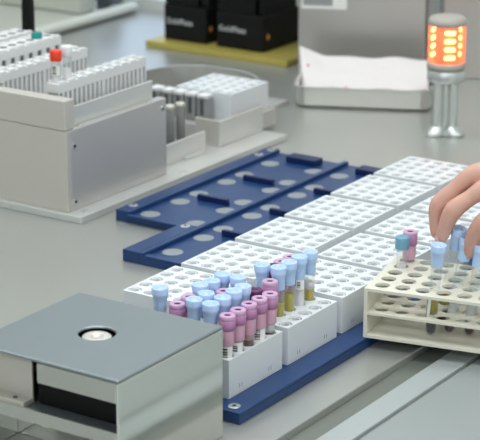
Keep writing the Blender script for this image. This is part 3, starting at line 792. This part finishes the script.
def pan():
    t = rot_thing('steel_pan', (-329, 645, .2), 'shallow stainless steel pan lined with white paper beside the orange lamp', 'pan', TH)
    L, D, H = 209, 150, 31
    def rr(x0, x1, y0, y1, r, z):
        p = []
        for cx, cy, a0 in ((x1 - r, y1 - r, 0), (x0 + r, y1 - r, 90), (x0 + r, y0 + r, 180), (x1 - r, y0 + r, 270)):
            for k in range(5): a = math.radians(a0 + 90 * k / 4); p.append(Vector((cx + r * math.cos(a), cy + r * math.sin(a), z)))
        return p
    b = MB()
    rings = [rr(6, L - 6, 6, D - 6, 12, 0), rr(1, L - 1, 1, D - 1, 16, 5), rr(0, L, 0, D, 16, H), rr(-2, L + 2, -2, D + 2, 17, H + 1), rr(-2, L + 2, -2, D + 2, 17, H + 2.5), rr(2, L - 2, 2, D - 2, 14, H + 2), rr(3, L - 3, 3, D - 3, 14, 6), rr(8, L - 8, 8, D - 8, 10, 2)]
    b.loft(rings, False); sub(b, 'pan_body', M['steelpan'], t)
    # paper: lies over the far rim, one corner standing up, sagging into the pan
    p = rot_thing('tissue_paper', (-329, 645, .2), 'crumpled white paper standing in the steel pan, small red stains', 'paper', TH)
    rnd = random.Random(3); ph = [rnd.uniform(0, 6) for _ in range(6)]
    def f(u, v):
        x = 9 + (L - 18) * u; y = 9 + (D - 20) * v
        z = 5 + 27 * max(0, (.25 - v) / .25) ** 1.5 + 46 * max(0, (v - .35) / .65) ** 1.0 + 14 * max(0, 1 - u / .16) * max(0, v - .2)
        x -= 24 * max(0, 1 - u / .3) * max(0, v - .3)
        z += 1.5 * math.sin(9 * u + ph[0]) * v + 1.2 * math.sin(17 * u + 5 * v + ph[1]) + .8 * math.sin(23 * v + ph[2] + 6 * u)
        return Vector((x, y, max(4, z)))
    o = sub(MB().grid_sheet(f, 40, 26), 'sheet', M['paper'], p); sd = o.modifiers.new('solid', 'SOLIDIFY'); sd.thickness = .0008; sd.offset = 0
    for (u, v, s) in ((.33, .52, 3.6), (.36, .50, 2.4), (.12, .45, 2.2), (.21, .42, 1.8), (.05, .75, 2.6), (.29, .44, 1.6)):
        c = f(u, v); q = MB()
        du = (f(u + .01, v) - c).normalized(); dv = (f(u, v + .01) - c).normalized(); nrm = du.cross(dv).normalized()
        vs = [q.bm.verts.new(c + nrm * .9 + du * s * (1 + .3 * math.sin(3 * k)) * math.cos(2 * PI * k / 10) + dv * s * .7 * math.sin(2 * PI * k / 10)) for k in range(10)]
        vb = [q.bm.verts.new(w.co - nrm * .6) for w in vs]
        q.bm.faces.new(vs); q.bm.faces.new(vb[::-1])
        for k in range(10): q.bm.faces.new((vb[k], vb[(k + 1) % 10], vs[(k + 1) % 10], vs[k]))
        so = q.build('stain', M['stain'], None, (0, 0, 0)); so.parent = o; so.location = (0, 0, 0)
pan()

def lamp():
    x, y = -67.0, 636.0
    t = thing('signal_lamp', (x, y, .2), 'orange lit signal lamp on a fluted metal post with three feet', 'lamp')
    def lobed(r0, amp, z, n=3, ph=0.0, seg=48):
        return [Vector((x + (r0 + amp * math.cos(n * (2 * PI * k / seg) + ph)) * math.cos(2 * PI * k / seg), y + (r0 + amp * math.cos(n * (2 * PI * k / seg) + ph)) * math.sin(2 * PI * k / seg), z)) for k in range(seg)]
    ph = -3 * (VIEWA + PI / 3)
    b = MB(); b.loft([lobed(23, 8, .2, 3, ph), lobed(23, 8, 4, 3, ph), lobed(20, 6, 8, 3, ph), lobed(17, 3, 15, 3, ph)]); b.build('foot', M['lampmetal'], t, (x, y, .2))
    b = MB(); b.loft([lobed(17, 3.5, 12, 6, ph), lobed(16.5, 3.5, 22, 6, ph), lobed(16.5, 3.5, 80, 6, ph), lobed(19, 3, 84, 6, ph)]); b.build('post', M['lampmetal'], t, (x, y, 12))
    MB().lathe([(26, 80), (27, 82), (27, 96), (26, 97)], x, y, 36).build('collar', M['lampmetal'], t, (x, y, 80))
    MB().lathe([(25.5, 97), (27.5, 98), (27.5, 107), (26, 108)], x, y, 36).build('ring', M['lampgrey'], t, (x, y, 97))
    ln = MB().lathe([(26, 108), (26.6, 109), (26.6, 160), (26, 161)], x, y, 40).build('lens', M['lens'], t, (x, y, 108))
    MB().lathe([(17, 108.5), (17, 160.5)], x, y, 24).build('core', M['ledback'], ln, (x, y, 108))
    for k in range(4):
        z = 114 + k * 12
        for da, lit, hw in ((.12, True, 7.5), (2.2, True, 7.5), (4.3, True, 7.5), (-.85, False, 4.5), (3.2, False, 4.5)):
            a = VIEWA + da; rr_ = 20
            c = Vector((x + rr_ * math.cos(a), y + rr_ * math.sin(a), 0)); s = Vector((-math.sin(a), math.cos(a), 0)); r = Vector((math.cos(a), math.sin(a), 0))
            pts = [c + s * hw - r * 1.2, c + s * hw + r * 1.2, c - s * hw + r * 1.2, c - s * hw - r * 1.2]
            MB().prism([(p.x, p.y) for p in pts], z, z + 5.5).build('led_bar', M['led' if lit else 'leddim'], ln, (c.x, c.y, z), .8)
    MB().lathe([(26, 161), (27.5, 162), (27.2, 168), (24, 173), (12, 174.5), (0.01, 175)], x, y, 36, caps=False).build('lamp_cap', M['lampgrey'], t, (x, y, 167))
lamp()

# grey instrument in the far left corner
t = thing('grey_instrument', (-1200, 800, .2), 'pale grey instrument base with a rounded rim in the far left corner', 'lab machine')
MB().box(-1560, -958, 300, 1085, .2, 12).build('deck', M['hous'], t, (-1200, 800, .2), 2)
MB().prism_y([(-958 + (13 * math.cos(a) if math.cos(a) > 0 else 8 * math.cos(a)) , 11 + 10.5 * math.sin(a)) for a in [2 * PI * k / 18 for k in range(18)]], 300, 1087).build('rim', M['hous2'], t, (-958, 700, .2), 1)
t = thing('instrument_housing', (-1190, 975, 12.2), 'grey upright housing standing on the instrument base at the far left', 'lab machine')
MB().box(-1420, -985, 962, 1010, 12.2, 320).build('housing', M['hous'], t, (-1190, 975, 12), 6)
t = thing('rubber_holder', (-960, 1050, 24), 'dark grey wedge between the instrument housing and the far wall', 'holder')
MB().prism_y([(-1000, 12.3), (-962, 22.6), (-975, 90), (-1000, 90)], 1030, 1065).build('wedge', M['cold'], t, (-980, 1050, 24), 2)

# ------------------------------------------------------------------ ceiling lamps, added fill panels and world
def ceiling_lamp(x, y, sx, sy, power, label):
    t = thing('ceiling_light', (x, y, 1690), label, 'ceiling light', 'ceiling lights')
    MB().box(x - sx / 2 - 20, x + sx / 2 + 20, y - sy / 2 - 20, y + sy / 2 + 20, 1685, 1699).build('housing', M['ceil'], t, (x, y, 1690), 2)
    l = bpy.data.lights.new('lamp', 'AREA'); l.shape = 'RECTANGLE'; l.size = sx / 1000; l.size_y = sy / 1000; l.energy = power; l.color = (.945, .985, 1.0)
    o = bpy.data.objects.new('lamp', l); COL.objects.link(o); o.location = W(x, y, 1680)
ceiling_lamp(-300, 300, 1500, 600, 30, 'ceiling light panel over the far half of the bench')
ceiling_lamp(600, -600, 1500, 600, 30, 'ceiling light panel over the near half of the bench')
ceiling_lamp(-1500, -600, 600, 1500, 30, 'ceiling light panel over the left side of the room')
ceiling_lamp(900, -2900, 2200, 600, 80, 'unseen fill panel added behind the viewer')  # added fill: brightens the metal faces turned to the camera
ceiling_lamp(2150, -600, 600, 2200, 32, 'unseen fill panel added along the right wall')  # added fill for metal sides that look to the right
w = bpy.data.worlds.new('world'); S.world = w; w.use_nodes = True
bg = w.node_tree.nodes['Background']; bg.inputs['Color'].default_value = (.9, .95, 1, 1); bg.inputs['Strength'].default_value = .5
S.view_settings.view_transform = 'Standard'; S.view_settings.look = 'None'; S.view_settings.gamma = 1.0; S.view_settings.use_curve_mapping = False
S.view_settings.exposure = -1.05
S.cycles.use_denoising = True
S.cycles.max_bounces = 10; S.cycles.transparent_max_bounces = 16
S.cycles.caustics_reflective = False; S.cycles.caustics_refractive = False
S.cycles.sample_clamp_indirect = 6
